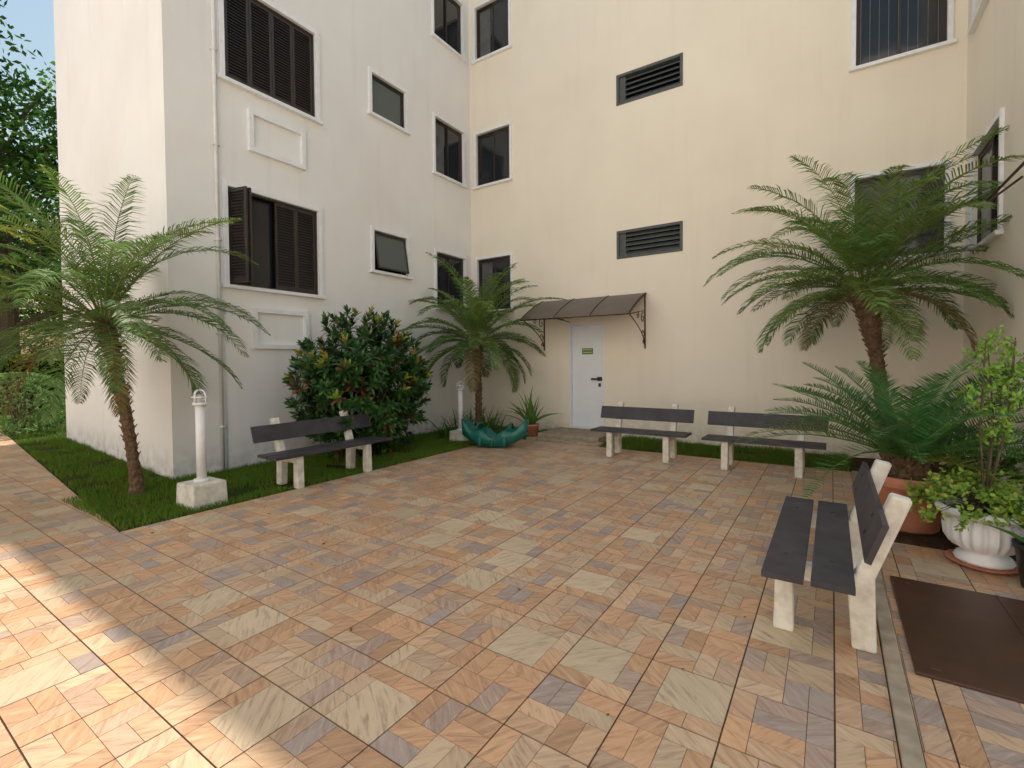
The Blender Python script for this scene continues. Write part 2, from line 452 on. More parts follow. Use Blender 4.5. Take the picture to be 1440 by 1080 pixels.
mb=MB(); a,b_,c,d=hB_d[0]
frame(WB,hB_d[0],-.14,.012,.04,mb=mb)
obox(mb,WB,a+.045,b_-.045,c+.006,d-.045,-.10,-.045)
obox(mb,WB,b_-.16,b_-.06,c+.98,c+1.06,-.045,-.015,1)
obox(mb,WB,b_-.28,b_-.10,c+1.0,c+1.035,-.014,.02,1)
obox(mb,WB,b_-.14,b_-.09,c+.86,c+.93,-.045,-.03,1)
obox(mb,WB,-4.28,-4.04,c+1.52,c+1.64,-.045,-.038,2)
obox(mb,WB,-4.26,-4.06,c+1.60,c+1.62,-.037,-.036,3); obox(mb,WB,-4.26,-4.06,c+1.545,c+1.57,-.037,-.036,3)
obox(mb,WB,-4.45,-4.18,d-.13,d-.07,-.045,.0,0); obox(mb,WB,-4.25,-4.0,d-.06,d-.045,.0,.015,0)
for z in (c+.3,c+1.1,c+1.85): obox(mb,WB,a+.035,a+.055,z,z+.1,-.03,.018,0)
mb.build('entrance_door',[M_door,M_black,M_sign,M_yel],parent=bld,bevel=.003)
mb=MB(); box(mb,-4.78,-3.5,8.06,8.995,-.05,.105); box(mb,-4.9,-3.38,7.82,8.055,-.05,.035)
mb.build('door_step',[M_step],bevel=.012)

mb=MB()
tube(mb,[(LX+.03,3.33,0),(LX+.03,3.33,H)],.024,10)
for z in (.6,1.9,3.2,4.5,5.8,7.1,8.4): obox(mb,WL,3.29,3.37,z,z+.025,0,.06)
tube(mb,[(LX+.012,3.40,0),(LX+.012,3.40,2.4)],.008,6)
mb.build('wall_drain_pipe',[M_pipe],smooth=True,parent=bld)

# unseen block added behind the camera to bounce sunlight into the shaded court
op=empty('added_bounce_block')
WO=Basis((0,OY,0),(1,0,0),(0,0,1),(0,1,0)); HO=15
mb=MB(); holesO=[]
for x in range(-20,14,5): holesO+=lv(x,x+1.2,1.0,2.2,(0,1,2,3))
wall(mb,WO,-22,14,-.1,HO,holesO,0)
Q=lambda *p:mb.add(p,[tuple(range(len(p)))],0)
Q((-22,OY,-.1),(-22,OY-10,-.1),(-22,OY-10,HO),(-22,OY,HO)); Q((14,OY,-.1),(14,OY,HO),(14,OY-10,HO),(14,OY-10,-.1)); Q((-22,OY-10,-.1),(14,OY-10,-.1),(14,OY-10,HO),(-22,OY-10,HO))
Q((-22,OY,HO),(-22,OY-10,HO),(14,OY-10,HO),(14,OY,HO))
mb.build('bounce_block_walls',[M_wallL,M_wallB,M_dark],parent=op)
g2=MB(); f2=MB(); trim=MB()
for h in holesO:
    surround(WO,h); frame(WO,h,mull=((h[0]+h[1])/2,),mb=f2); pane(g2,WO,(h[0]+.045,h[1]-.045,h[2]+.045,h[3]-.045),-.08)
trim.build('bounce_block_surrounds',[M_trim],parent=op); f2.build('bounce_block_frames',[M_brown],parent=op); g2.build('bounce_block_glass',[M_glass],parent=op)

# canopy above door
can=empty('door_canopy')
mb=MB(); x0,x1=-5.17,-2.92; n=8
prof=[]
for i in range(n+1):
    t=i/n; y=BY-.02-.9*t; z=2.77-.30*t-.14*t*t; prof.append((y,z))
vs=[];fs=[]
for (y,z) in prof: vs+=[(x0,y,z),(x1,y,z)]
vs+=[(x,y,z-.008) for (x,y,z) in vs]
m_=2*(n+1)
for i in range(n): fs+=[(2*i,2*i+1,2*i+3,2*i+2),(m_+2*i,m_+2*i+2,m_+2*i+3,m_+2*i+1)]
fs+=[(0,m_,m_+1,1),(2*n,2*n+1,m_+2*n+1,m_+2*n)]
mb.add(vs,fs); mb.build('canopy_sheet',[M_canopy],parent=can,smooth=False)
mb=MB()
for x in (x0+.01,(x0*2+x1)/3,(x0+2*x1)/3,x1-.01):
    tube(mb,[(x,y,z-.022) for y,z in prof],.011,6)
    tube(mb,[(x,y,z+.006) for y,z in prof],.008,5)
for (y,z) in (prof[0],prof[4],prof[-1]): tube(mb,[(x0,y,z-.024),(x1,y,z-.024)],.012,6)
for x in (x0+.03,x1-.03):
    tube(mb,[(x,BY-.015,1.72),(x,BY-.015,2.74)],.014,6)
    tube(mb,[(x,BY-.02,2.44),(x,8.13,2.31)],.010,6)
    br=[(x,BY-.03-.80*t,1.78+.52*(t**.55)) for t in [i/12 for i in range(13)]]
    tube(mb,br,.010,6)
    def scroll(cy,cz,r0,turn,s):
        pts=[]
        for i in range(26):
            th=turn+s*i/25*3.6*math.pi/1.6; r=r0*(1-.75*i/25)
            pts.append((x,cy+r*math.cos(th),cz+r*math.sin(th)))
        tube(mb,pts,.008,5)
    scroll(BY-.15,2.29,.10,1.2,1); scroll(BY-.13,2.02,.085,0.2,-1); scroll(BY-.42,2.32,.07,2.2,-1); scroll(BY-.09,1.86,.05,3,1)
mb.build('canopy_frame',[M_metalbrown],parent=can,smooth=True)

mb=MB()
tube(mb,[(RX-.01,6.55,3.22),(RX-.30,6.55,2.98)],.012,6); tube(mb,[(RX-.30,6.55,2.98),(RX-.30,4.9,2.98)],.012,6)
tube(mb,[(RX-.01,4.9,3.22),(RX-.30,4.9,2.98)],.012,6)
mb.build('wall_bracket_rail',[M_metalbrown],smooth=True)

# ------------------------------------------------------------ benches
def bench(pos,ang,frames=(.29,1.16),length=1.45):
    mb=MB()
    prof=[(0,0),(.10,0),(.095,.30),(.34,.30),(.36,0),(.465,0),(.455,.38),(.60,.80),(.515,.82),(.385,.43),(.37,.385),(0.01,.385)]
    for u in frames:
        n=len(prof); t=.045
        vs=[(u-t,d,z) for d,z in prof]+[(u+t,d,z) for d,z in prof]
        mb.add(vs,[tuple(reversed(range(n))),tuple(range(n,2*n))]+[(i,(i+1)%n,(i+1)%n+n,i+n) for i in range(n)],0)
    o=mb.build('park_bench',[M_conc,M_plank],bevel=.012,fixn=True)
    mb2=MB()
    box(mb2,0,length,-.03,.155,.388,.42,1); box(mb2,0.005,length-.004,.185,.365,.388,.42,1)
    A=Vector((0,.145,.42)).normalized(); 
    bs=Basis((0,.412,.50),(1,0,0),A,(0,-A.z,A.y))
    obox(mb2,bs,-.01,length+.01,.05,.25,.008,.036,1)
    for u in frames:
        for v_ in (.10,.20):
            p=bs.p(u,v_,.037); q=bs.p(u,v_,.041); tube(mb2,[p,q],.012,8,1)
        for yy in (.06,.275): tube(mb2,[(u,yy,.42),(u,yy,.424)],.012,8,1)
    o2=mb2.build('planks',[M_conc,M_plank],bevel=.004)
    o2.parent=o
    o.location=pos; o.rotation_euler=(0,0,ang)
    return o
bench((-3.17,7.02,0),.01)
bench((-1.50,7.0,0),-.01)
bench((-5.26,3.02,0),math.pi/2,(.33,1.35),1.72)
bench((-.265,4.33,0),-math.pi/2,(.30,1.28),1.60)

# ------------------------------------------------------------ bollard lamps
def lamp(x,y,h=1.2,s=1,bl=.17):
    mb=MB()
    b0=.24*s
    vs=[]
    for z,r in ((-.03,bl*1.06),(b0,bl)): vs+=[(-r,-r,z),(r,-r,z),(r,r,z),(-r,r,z)]
    mb.add(vs,BF,1)
    o=mb.build('bollard_lamp',[M_pipe,M_conc,M_globe],bevel=.015)
    m2=MB()
    tube(m2,[(0,0,b0),(0,0,b0+.03)],.075,20); tube(m2,[(0,0,b0+.03),(0,0,h-.16)],.047,20)
    tube(m2,[(0,0,h-.16),(0,0,h-.135)],.07,20)
    lathe(m2,(0,0,h-.135),[(.05,0),(.053,.04),(.045,.075),(.02,.09),(.0,.095)],20,2)
    for k in range(4):
        th=k*math.pi/2+.4
        pts=[(.066*math.cos(th),.066*math.sin(th),h-.135),(.070*math.cos(th),.070*math.sin(th),h-.07),(.06*math.cos(th),.06*math.sin(th),h-.03),(.035*math.cos(th),.035*math.sin(th),h-.005),(0,0,h)]
        tube(m2,pts,.008,6)
    ring=[(.07*math.cos(t),.07*math.sin(t),h-.075) for t in [i/20*2*math.pi for i in range(21)]]
    tube(m2,ring,.008,6)
    o2=m2.build('post_and_lantern',[M_pipe,M_conc,M_globe],smooth=True); o2.parent=o
    o.location=(x,y,0); o.rotation_euler=(0,0,.06)
lamp(-5.62,2.42,1.22); lamp(-5.88,7.05,1.12,.8,.15)

# ------------------------------------------------------------ rocker toy
def rocker():
    mb=MB(); n=28; vs=[];fs=[]
    L_=1.15
    def prof(t):
        x=-L_/2+L_*t; s=abs(2*t-1)
        zb=.02+.20*s**2.2
        zt=.22+.22*s**1.6+.045*math.cos(t*6*math.pi)
        w=.24-.10*s**3
        return x,zb,zt,w
    for i in range(n+1):
        x,zb,zt,w=prof(i/n)
        vs+=[(x,-w*.75,zb),(x,w*.75,zb),(x,w,zt),(x,w*.78,zt+.012),(x,w*.55,max(zb+.05,zt-.16)),(x,-w*.55,max(zb+.05,zt-.16)),(x,-w*.78,zt+.012),(x,-w,zt)]
    for i in range(n):
        for k in range(8):
            k2=(k+1)%8; fs.append((i*8+k,i*8+k2,(i+1)*8+k2,(i+1)*8+k))
    fs+=[tuple(reversed(range(8))),tuple(n*8+k for k in range(8))]
    mb.add(vs,fs)
    for s in (-1,1):
        tube(mb,[(s*.30,-.14,.30),(s*.28,-.13,.40),(s*.28,.13,.40),(s*.30,.14,.30)],.018,8)
    for s in (-1,1):
        for x in (-.22,0,.22): box(mb,x-.03,x+.03,s*.20-.03,s*.20+.03,.03,.2)
    o=mb.build('rocker_toy',[M_teal],smooth=True,fixn=True,bevel=0)
    o.location=(-4.93,6.85,0); o.rotation_euler=(0,0,.35)
rocker()

# ------------------------------------------------------------ vegetation
def vary(c,a=.2):
    k=1+R.uniform(-a,a); return (c[0]*k*R.uniform(.85,1.15),c[1]*k,c[2]*k*R.uniform(.8,1.2))
def rvec():
    while True:
        v=Vector((R.uniform(-1,1),R.uniform(-1,1),R.uniform(-1,1)))
        if .05<v.length<1: return v.normalized()
def blade(mb,p,d,length,w,droop,col,nrm=None,segs=3,mat=0):
    d=d.normalized(); 
    side=d.cross(nrm if nrm is not None else Vector((0,0,1)))
    if side.length<.05: side=d.cross(Vector((.6,.5,.2)))
    side.normalize()
    q=Vector(p);dd=d.copy()
    vs=[]
    for i in range(segs+1):
        t=i/segs
        ww=w*(.55+.9*t if t<.35 else (1-t)/.65*.87+.04) if segs>2 else w*(.7,1.0,.06)[i]
        vs+= [q-side*ww*.5,q+side*ww*.5]
        q=q+dd*(length/segs); dd=(dd+Vector((0,0,-droop/segs))).normalized()
    fs=[(2*i,2*i+1,2*i+3,2*i+2) for i in range(segs)]
    mb.add(vs,fs,mat,col)

def frond(mb,o,az,el,length,curl,npairs,ll,lw,ldroop,col,vee=.35,start=.14,rr=.009,segs=2,fwd=.75,nj=.8):
    steps=14; p=Vector(o); pts=[p.copy()]; tans=[]
    tw=R.uniform(-.25,.25)
    for i in range(steps):
        t=i/steps
        e=el-curl*(t**1.25); a=az+tw*t
        d=Vector((math.cos(a)*math.cos(e),math.sin(a)*math.cos(e),math.sin(e)))
        tans.append(d); p=p+d*(length/steps); pts.append(p.copy())
    tans.append(tans[-1])
    tube(mb,pts[::2],[rr*(1-.85*i/7) for i in range(8)],4,0,(col[0]*1.5+.02,col[1]*1.2,col[2]))
    for k in range(npairs):
        t=start+(1-start)*k/(npairs-1)
        f=t*steps; i=min(int(f),steps-1); fr_=f-i
        q=pts[i].lerp(pts[i+1],fr_); tg=tans[i]
        s=tg.cross(Vector((0,0,1))); 
        if s.length<.05: s=Vector((math.sin(az),-math.cos(az),0))
        s.normalize(); n=s.cross(tg)
        prof=math.sin(math.pi*min(1,(t-start)/(1-start)*.86+.12))**.6
        for sd in (-1,1):
            ff=fwd*(.6+.9*t)+R.uniform(-.12,.12)
            d=(s*sd+tg*ff+n*(vee+R.uniform(-.15,.15))).normalized()
            nm=(n+tg*R.uniform(-nj,nj)*1.2+rvec()*nj).normalized()
            blade(mb,q,d,ll*prof*R.uniform(.85,1.1),lw,ldroop*R.uniform(.7,1.3),vary(col,.22),nrm=nm,segs=segs)

def palm(name,base,top,ctrl,nf,flen,r0,topr,ll=.29,seed=1,col=(.12,.20,.05),lw=.012,npr=62,elspan=100,lowcut=.03):
    R.seed(seed)
    mb=MB(); B=Vector(base);T=Vector(top);C=Vector(ctrl)
    n=38; pts=[];rad=[]
    for i in range(n+1):
        t=i/n
        pts.append(B*(1-t)**2+C*2*t*(1-t)+T*t*t)
        r=r0*(1.30-.35*min(1,t*5)) + (topr-r0*.9)*max(0,(t-.68)/.32)**1.2
        rad.append(r*(1.09 if i%2 else .91))
    pts[0].z=-.05
    tube(mb,pts,rad,12,1,(1,1,1),True,.10)
    for k in range(170):
        t=R.uniform(.05,.99)**.55
        i=min(int(t*n),n-1); c=pts[i]; th=R.uniform(0,6.28); r=rad[i]
        dr=Vector((math.cos(th),math.sin(th),0)); g=.45+.55*t*t
        p=c+dr*r*.8; 
        tube(mb,[p,p+dr*.028*g+Vector((0,0,.03*g)),p+dr*.045*g*(1+t)+Vector((0,0,.08*g))],[.018*g,.014*g,.004],4,1)
    for k in range(nf):
        u=k/(nf-1)
        az=k*2.39996+R.uniform(-.2,.2)
        el=D2R(84-elspan*u**1.05)+R.uniform(-.12,.12)
        ln=flen*R.uniform(.82,1.12)*(.80+.3*math.sin(math.pi*min(1,u+.25)))
        curl=D2R(72+16*(1-u))*R.uniform(.7,1.25)
        o=T+Vector((math.cos(az),math.sin(az),0))*topr*.5+Vector((0,0,-.10*u+.05))
        cc=vary((col[0]*(1+.3*(1-u)),col[1]*(1+.25*(1-u)),col[2]),.18)
        if u>1-lowcut: cc=(.24,.19,.07)
        frond(mb,o,az,el,ln,curl,npr,ll*R.uniform(.85,1.1),lw,1.3,cc)
    return mb.build(name,[M_leaf,M_palmbark])
palm('pygmy_date_palm',(-6.68,2.2,0),(-7.0,2.03,2.0),(-6.66,2.12,.95),56,1.86,.060,.10,seed=11,elspan=108)
palm('pygmy_date_palm',(.62,7.5,0),(.33,7.42,2.36),(.52,7.5,1.2),62,1.82,.078,.17,ll=.32,seed=23,lw=.0135,elspan=94,npr=58)
palm('pygmy_date_palm',(-6.0,7.75,0),(-6.0,7.72,1.9),(-5.95,7.75,.9),54,1.80,.07,.11,seed=31,npr=52,lw=.017)
palm('pygmy_date_palm',(-9.9,.75,0),(-9.9,.7,2.75),(-9.8,.7,1.3),24,1.6,.07,.11,seed=37,npr=36,lw=.018,col=(.30,.38,.06),elspan=70)  # yellow in the frond colour stands in for sunlight

def pot_lathe(name,c,prof,m_,soil_r,soil_z,flute=0,fz=(0,0),famp=0,seg=48):
    mb=MB(); lathe(mb,c,prof,seg,0,(1,1,1),flute,fz,famp)
    o=mb.build(name,[m_,M_soil],smooth=True)
    mb=MB(); lathe(mb,c,[(soil_r,soil_z),(soil_r*.5,soil_z+.02),(0,soil_z+.025)],24,0)
    s=mb.build('soil',[M_soil],smooth=True); s.parent=o
    return o
CY=(.57,5.42)
pot_lathe('terracotta_pot',(CY[0],CY[1],0),[(.0,.012),(.19,.012),(.205,.03),(.255,.38),(.262,.385),(.285,.39),(.29,.40),(.29,.47),(.28,.48),(.255,.48),(.25,.42)],M_terra,.252,.43)
def cycad():
    R.seed(5); mb=MB()
    c=Vector((CY[0],CY[1],.42))
    pts=[c,c+Vector((0,0,.08)),c+Vector((0,0,.16)),c+Vector((0,0,.22))]
    tube(mb,pts,[.12,.14,.12,.05],12,1,bump=.15)
    for k in range(80):
        th=R.uniform(0,6.28); z=R.uniform(.0,.2); dr=Vector((math.cos(th),math.sin(th),0))
        p=c+dr*.11+Vector((0,0,z)); tube(mb,[p,p+dr*.04+Vector((0,0,.05))],[.02,.004],4,1)
    nf=46
    for k in range(nf):
        u=k/(nf-1); az=k*2.39996+R.uniform(-.15,.15)
        el=D2R(72-58*u)+R.uniform(-.1,.1)
        ln=R.uniform(1.15,1.38)*(.88+.22*u)
        cc=vary((.06,.175,.04),.28) if u<.93 else vary((.13,.18,.03),.1)
        frond(mb,c+Vector((math.cos(az)*.05,math.sin(az)*.05,.2)),az,el,ln,D2R(46)*R.uniform(.7,1.3),58,.155,.0098,.05,cc,vee=.45,start=.08,rr=.009,fwd=.5,nj=.35)
    mb.build('sago_cycad',[M_gloss,M_palmbark])
cycad()

UR=(.92,4.74)
pot_lathe('ornate_white_urn',(UR[0],UR[1],.028),[(0,0),(.155,0),(.165,.02),(.15,.05),(.12,.07),(.125,.085),(.19,.12),(.225,.18),(.232,.25),(.225,.32),(.235,.335),(.262,.35),(.27,.37),(.265,.39),(.245,.40),(.225,.39),(.22,.34)],M_trim,.222,.35,22,(.09,.33),.10,132)
mb=MB(); lathe(mb,(UR[0],UR[1],0),[(0,.004),(.17,.004),(.215,.035),(.205,.035),(.165,.026),(0,.026)],32); mb.build('pot_saucer',[M_terra],smooth=True)
pot_lathe('black_plant_pot',(1.16,4.42,0),[(0,.006),(.12,.006),(.155,.26),(.165,.26),(.168,.29),(.15,.29),(.148,.24)],M_blackpot,.148,.26)

def leafq(mb,p,d,nrm,length,w,col,mat=0,bend=.15):
    d=d.normalized(); s=d.cross(nrm)
    if s.length<.05: s=d.cross(Vector((.3,.5,.8)))
    s.normalize(); n=s.cross(d)
    mb.add([p,p+d*length*.35+s*w*.5+n*bend*length*.25,p+d*length*.35-s*w*.5+n*bend*length*.25,p+d*length*.3,
            p+d*length*.72+s*w*.4-n*0,p+d*length*.72-s*w*.4,p+d*length-n*bend*length*.6],
           [(0,3,1),(0,2,3),(3,4,1),(3,2,5),(3,5,4),(4,5,6)],mat,col)
def leaf4(mb,p,d,nrm,length,w,col,mat=0):
    d=d.normalized(); s=d.cross(nrm)
    if s.length<.05: s=d.cross(Vector((.3,.5,.8)))
    s.normalize()
    mb.add([p,p+d*length*.45+s*w*.5,p+d*length,p+d*length*.45-s*w*.5],[(0,1,2,3)],mat,col)

def urn_plant():
    R.seed(9); mb=MB(); c=Vector((UR[0],UR[1],.40))
    for k in range(64):
        a=R.uniform(0,6.28); r=R.uniform(.1,.46); h=R.uniform(.02,.20)*(1.25-r)
        if math.cos(a)>0: r*=.8
        e=c+Vector((math.cos(a)*r,math.sin(a)*r,h-max(0,r-.25)*.5))
        tube(mb,[c,c.lerp(e,.5)+Vector((0,0,.06)),e],[.006,.004,.002],4,1)
        for j in range(24):
            p=e+rvec()*R.uniform(0,.08); d=(rvec()+Vector((0,0,.3)))
            leafq(mb,p,d,rvec(),R.uniform(.03,.05),.026,vary(R.choice([(.28,.43,.06),(.18,.33,.05),(.40,.50,.09)]),.2))
    for s in range(5):
        a=s*1.6+.5; top=c+Vector((.10*math.cos(a)+.07,.10*math.sin(a),R.uniform(.98,1.36)))
        mid=c.lerp(top,.5)+Vector((R.uniform(-.05,.05),R.uniform(-.05,.05),0))
        tube(mb,[c,mid,top],[.010,.007,.003],5,1)
        for j in range(14):
            t=R.uniform(.4,1); q=c.lerp(mid,t*2) if t<.5 else mid.lerp(top,t*2-1)
            e=q+Vector((R.uniform(-.12,.12),R.uniform(-.12,.12),R.uniform(.0,.10)))
            tube(mb,[q,e],[.003,.0015],3,1)
            for i in range(18):
                p=q.lerp(e,R.uniform(.3,1.1))+rvec()*R.uniform(0,.035)
                leafq(mb,p,rvec()+Vector((0,0,.2)),rvec(),R.uniform(.028,.042),.020,vary((.26,.44,.07),.25))
    mb.build('urn_shrub',[M_leaf,M_bark])
urn_plant()
def strap_clump(name,c,n,ln,w,col,seed,spread=.08,mat_=None,droop=1.0,elmin=35):
    R.seed(seed); mb=MB(); c=Vector(c)
    for k in range(n):
        a=R.uniform(0,6.28); el=D2R(R.uniform(elmin,86))
        p=c+Vector((R.uniform(-spread,spread),R.uniform(-spread,spread),0))
        d=Vector((math.cos(a)*math.cos(el),math.sin(a)*math.cos(el),math.sin(el)))
        blade(mb,p,d,ln*R.uniform(.6,1.1),w*R.uniform(.7,1.2),droop*R.uniform(.6,1.3),vary(col,.25),segs=6,nrm=(Vector((0,0,1))+rvec()*.5))
    return mb.build(name,[mat_ or M_leaf])
strap_clump('strap_leaf_plant',(-4.9,8.02,.22),34,.82,.065,(.15,.30,.05),2,.06)
pot_lathe('brown_plant_pot',(-4.9,8.02,0),[(0,.005),(.11,.005),(.155,.24),(.165,.24),(.165,.27),(.148,.27),(.145,.22)],M_terra,.145,.23)
strap_clump('strap_leaf_plant',(-5.75,7.55,0),46,.66,.04,(.07,.17,.03),3,.28)
strap_clump('strap_leaf_plant',(-6.25,7.3,0),46,.6,.04,(.07,.17,.03),4,.28)
strap_clump('strap_leaf_plant',(-6.35,8.3,0),40,.7,.04,(.06,.15,.03),14,.25)
strap_clump('strap_leaf_plant',(1.16,4.42,.26),26,.5,.04,(.09,.20,.04),6,.06)
strap_clump('strap_leaf_plant',(1.15,5.6,0),60,.42,.03,(.09,.20,.03),8,.3)
strap_clump('strap_leaf_plant',(.9,6.4,0),60,.45,.03,(.06,.16,.03),10,.35)

def small_shrub(name,c,rad,n,ls,lw,cols,seed,stems=14,r0=.55,spread=.12,lump=.22):
    R.seed(seed); mb=MB(); c=Vector(c)
    for k in range(stems):
        d=rvec(); d.z=abs(d.z); e=c+Vector((d.x*rad[0],d.y*rad[1],d.z*rad[2]*1.2))*.8
        tube(mb,[Vector((c.x,c.y,-.02)),c.lerp(e,.4),e],[.012,.008,.003],4,1)
    cl=[]
    for k in range(n//22):
        d=rvec(); rr=R.uniform(r0,1)**.5
        rr*=1+lump*noise.noise(d*2.3+Vector((seed,0,0)))
        cl.append((Vector((c.x+d.x*rad[0]*rr,c.y+d.y*rad[1]*rr,max(.03,c.z+d.z*rad[2]*rr))),d,R.choice(cols)))
    for (p,d,col) in cl:
        for j in range(22):
            q=p+rvec()*R.uniform(0,spread)*max(rad)
            leaf4(mb,q,rvec()+d*1.0,rvec(),ls*R.uniform(.7,1.2),lw,vary(col,.25))
    return mb.build(name,[M_leaf,M_bark])
small_shrub('bed_shrub',(1.22,6.1,.40),(.25,.4,.38),1800,.06,.035,[(.14,.30,.06),(.22,.38,.07)],41)
small_shrub('bed_shrub',(1.25,7.6,.35),(.25,.5,.35),1600,.06,.035,[(.08,.18,.04),(.12,.24,.05)],42)

def croton():
    R.seed(77); mb=MB(); c=Vector((-6.22,5.08,1.12)); rad=Vector((.84,1.2,1.16))
    for k in range(26):
        d=rvec(); e=c+Vector((d.x*rad.x,d.y*rad.y,d.z*rad.z))*.75
        b0=Vector((c.x+R.uniform(-.2,.2),c.y+R.uniform(-.3,.3),-.03))
        tube(mb,[b0,b0.lerp(e,.5)+Vector((0,0,.1)),e],[.022,.014,.006],5,1)
    G=[(.024,.082,.015),(.036,.105,.018),(.05,.135,.018),(.018,.055,.012)]
    for k in range(680):
        d=rvec(); rr=R.uniform(.25,1.0)**.45
        lump=1+.16*noise.noise(d*2.6)+.08*noise.noise(d*6)
        p=c+Vector((d.x*rad.x,d.y*rad.y,d.z*rad.z))*rr*lump
        if p.z<.12: continue
        if p.x<-7.04: continue
        dd=(d+Vector((0,0,.55))).normalized()
        young=(rr>.8 and p.z>1.0 and R.random()<.30)
        red=(R.random()<.16)
        for j in range(15):
            u=j/14; a=j*2.4
            s=dd.cross(Vector((.3,.2,.9))).normalized(); t=dd.cross(s)
            lat=s*math.cos(a)+t*math.sin(a)
            ld=dd*(1.1-1.2*u)+lat*(.35+.75*u)
            if young and u<.34: col=R.choice([(.30,.30,.03),(.24,.30,.03),(.34,.22,.03),(.18,.28,.03)])
            elif red and R.random()<.4: col=R.choice([(.18,.04,.02),(.11,.03,.02),(.20,.08,.02)])
            else: col=R.choice(G)
            leafq(mb,p-dd*.10*u,ld,dd,R.uniform(.10,.17),R.uniform(.035,.05),vary(col,.2))
    mb.build('croton_bush',[M_gloss,M_bark])
croton()

def in_lawn(x,y):
    if -7.10<x<-5.32 and 1.62<y<8.98: return True
    if x<=-7.10 and y>1.07-.1*x+.02 and y<2.71+ (-7.12-x)*.063 and x>-13.2: return True
    if 7.77<y<8.97 and -3.35<x<.2: return True
    if 7.77<y<8.97 and -5.32<x<-4.95: return True
    return False
R.seed(3); mb=MB()
def lawn(x0,x1,y0,y1,dens,hmin,hmax,test=in_lawn):
    n=int((x1-x0)*(y1-y0)*dens)
    for _ in range(n):
        x=R.uniform(x0,x1);y=R.uniform(y0,y1)
        if not test(x,y): continue
        k=noise.noise(Vector((x*2.2,y*2.2,1))); k2=noise.noise(Vector((x*6,y*6,4)))
        if R.random()<(-k-.0)*2.0-k2*.5: continue
        h=R.uniform(hmin,hmax)*(1+.6*k); a=R.uniform(0,6.28); w=.0042
        lx=R.uniform(-.6,.6)*h; ly=R.uniform(-.6,.6)*h
        q=R.random()
        c=(.085+.08*q+.06*max(0,-k),.165+.10*q+.03*k,.026)
        if R.random()<.10: c=(.20,.18,.07)
        dx,dy=math.cos(a)*w,math.sin(a)*w
        mb.add([(x-dx,y-dy,-.014),(x+dx,y+dy,-.014),(x+lx,y+ly,h)],[(0,1,2)],0,c)
lawn(-7.1,-5.3,1.6,9,5200,.02,.06)
lawn(-13.2,-7.1,1.6,3.2,2600,.03,.06)
lawn(-5.3,.2,7.75,9,3800,.03,.08)
lawn(-24,-13.1,1.9,9,320,.05,.1,lambda x,y:y>1.1-.1*x)
mb.build('lawn_grass',[M_grass])
R.seed(88); mb=MB()
for k in range(90):
    q=R.random()
    if q<.4: x=R.uniform(-5.28,-4.6); y=R.uniform(1.7,7.2)
    elif q<.7: x=R.uniform(-3,.2); y=R.uniform(6.6,7.7)
    else: x=R.uniform(-4.5,1.3); y=R.uniform(1.2,4.8)
    leafq(mb,Vector((x,y,.006)),Vector((R.uniform(-1,1),R.uniform(-1,1),.05)),Vector((R.uniform(-.3,.3),R.uniform(-.3,.3),1)),R.uniform(.012,.045),R.uniform(.006,.018),R.choice([(.22,.12,.05),(.12,.06,.03),(.30,.22,.08),(.12,.14,.04)]))
mb.build('fallen_leaves',[M_grass])

small_shrub('round_bush',(-14.7,2.75,.66),(.9,.9,.66),15000,.05,.032,[(.20,.34,.10),(.25,.40,.13),(.15,.27,.07)],51,30,.86,.05,.08)
R.seed(60); mb=MB()
for k in range(11000):
    f=R.random()
    x=-22+R.uniform(-.35,.35) ; y=R.uniform(-2,14)
    z=R.uniform(0,1.75)
    if f<.5: x=-21.6+.08*noise.noise(Vector((y*2,z*2,0)))+R.uniform(-.06,.08)
    elif f<.75: z=1.75+R.uniform(-.05,.1)+.1*noise.noise(Vector((y,0,0)))
    leaf4(mb,Vector((x,y,z)),rvec()+Vector((.5,0,.3)),rvec(),.13,.08,vary(R.choice([(.12,.26,.03),(.22,.34,.04),(.32,.36,.04)]) if z>1.3 else (.09,.18,.03),.25))
box(mb,-22.3,-21.75,-2,14,-.02,1.65,1)
m,nt,b=mat('hedge_core',(.012,.02,.006),.95,.05); L(nt,mixc(nt,noise_(nt,objco(nt),12,4),(.008,.014,.004),(.03,.05,.012)),b.inputs['Base Color'])
mb.build('hedge',[M_leaf,m])

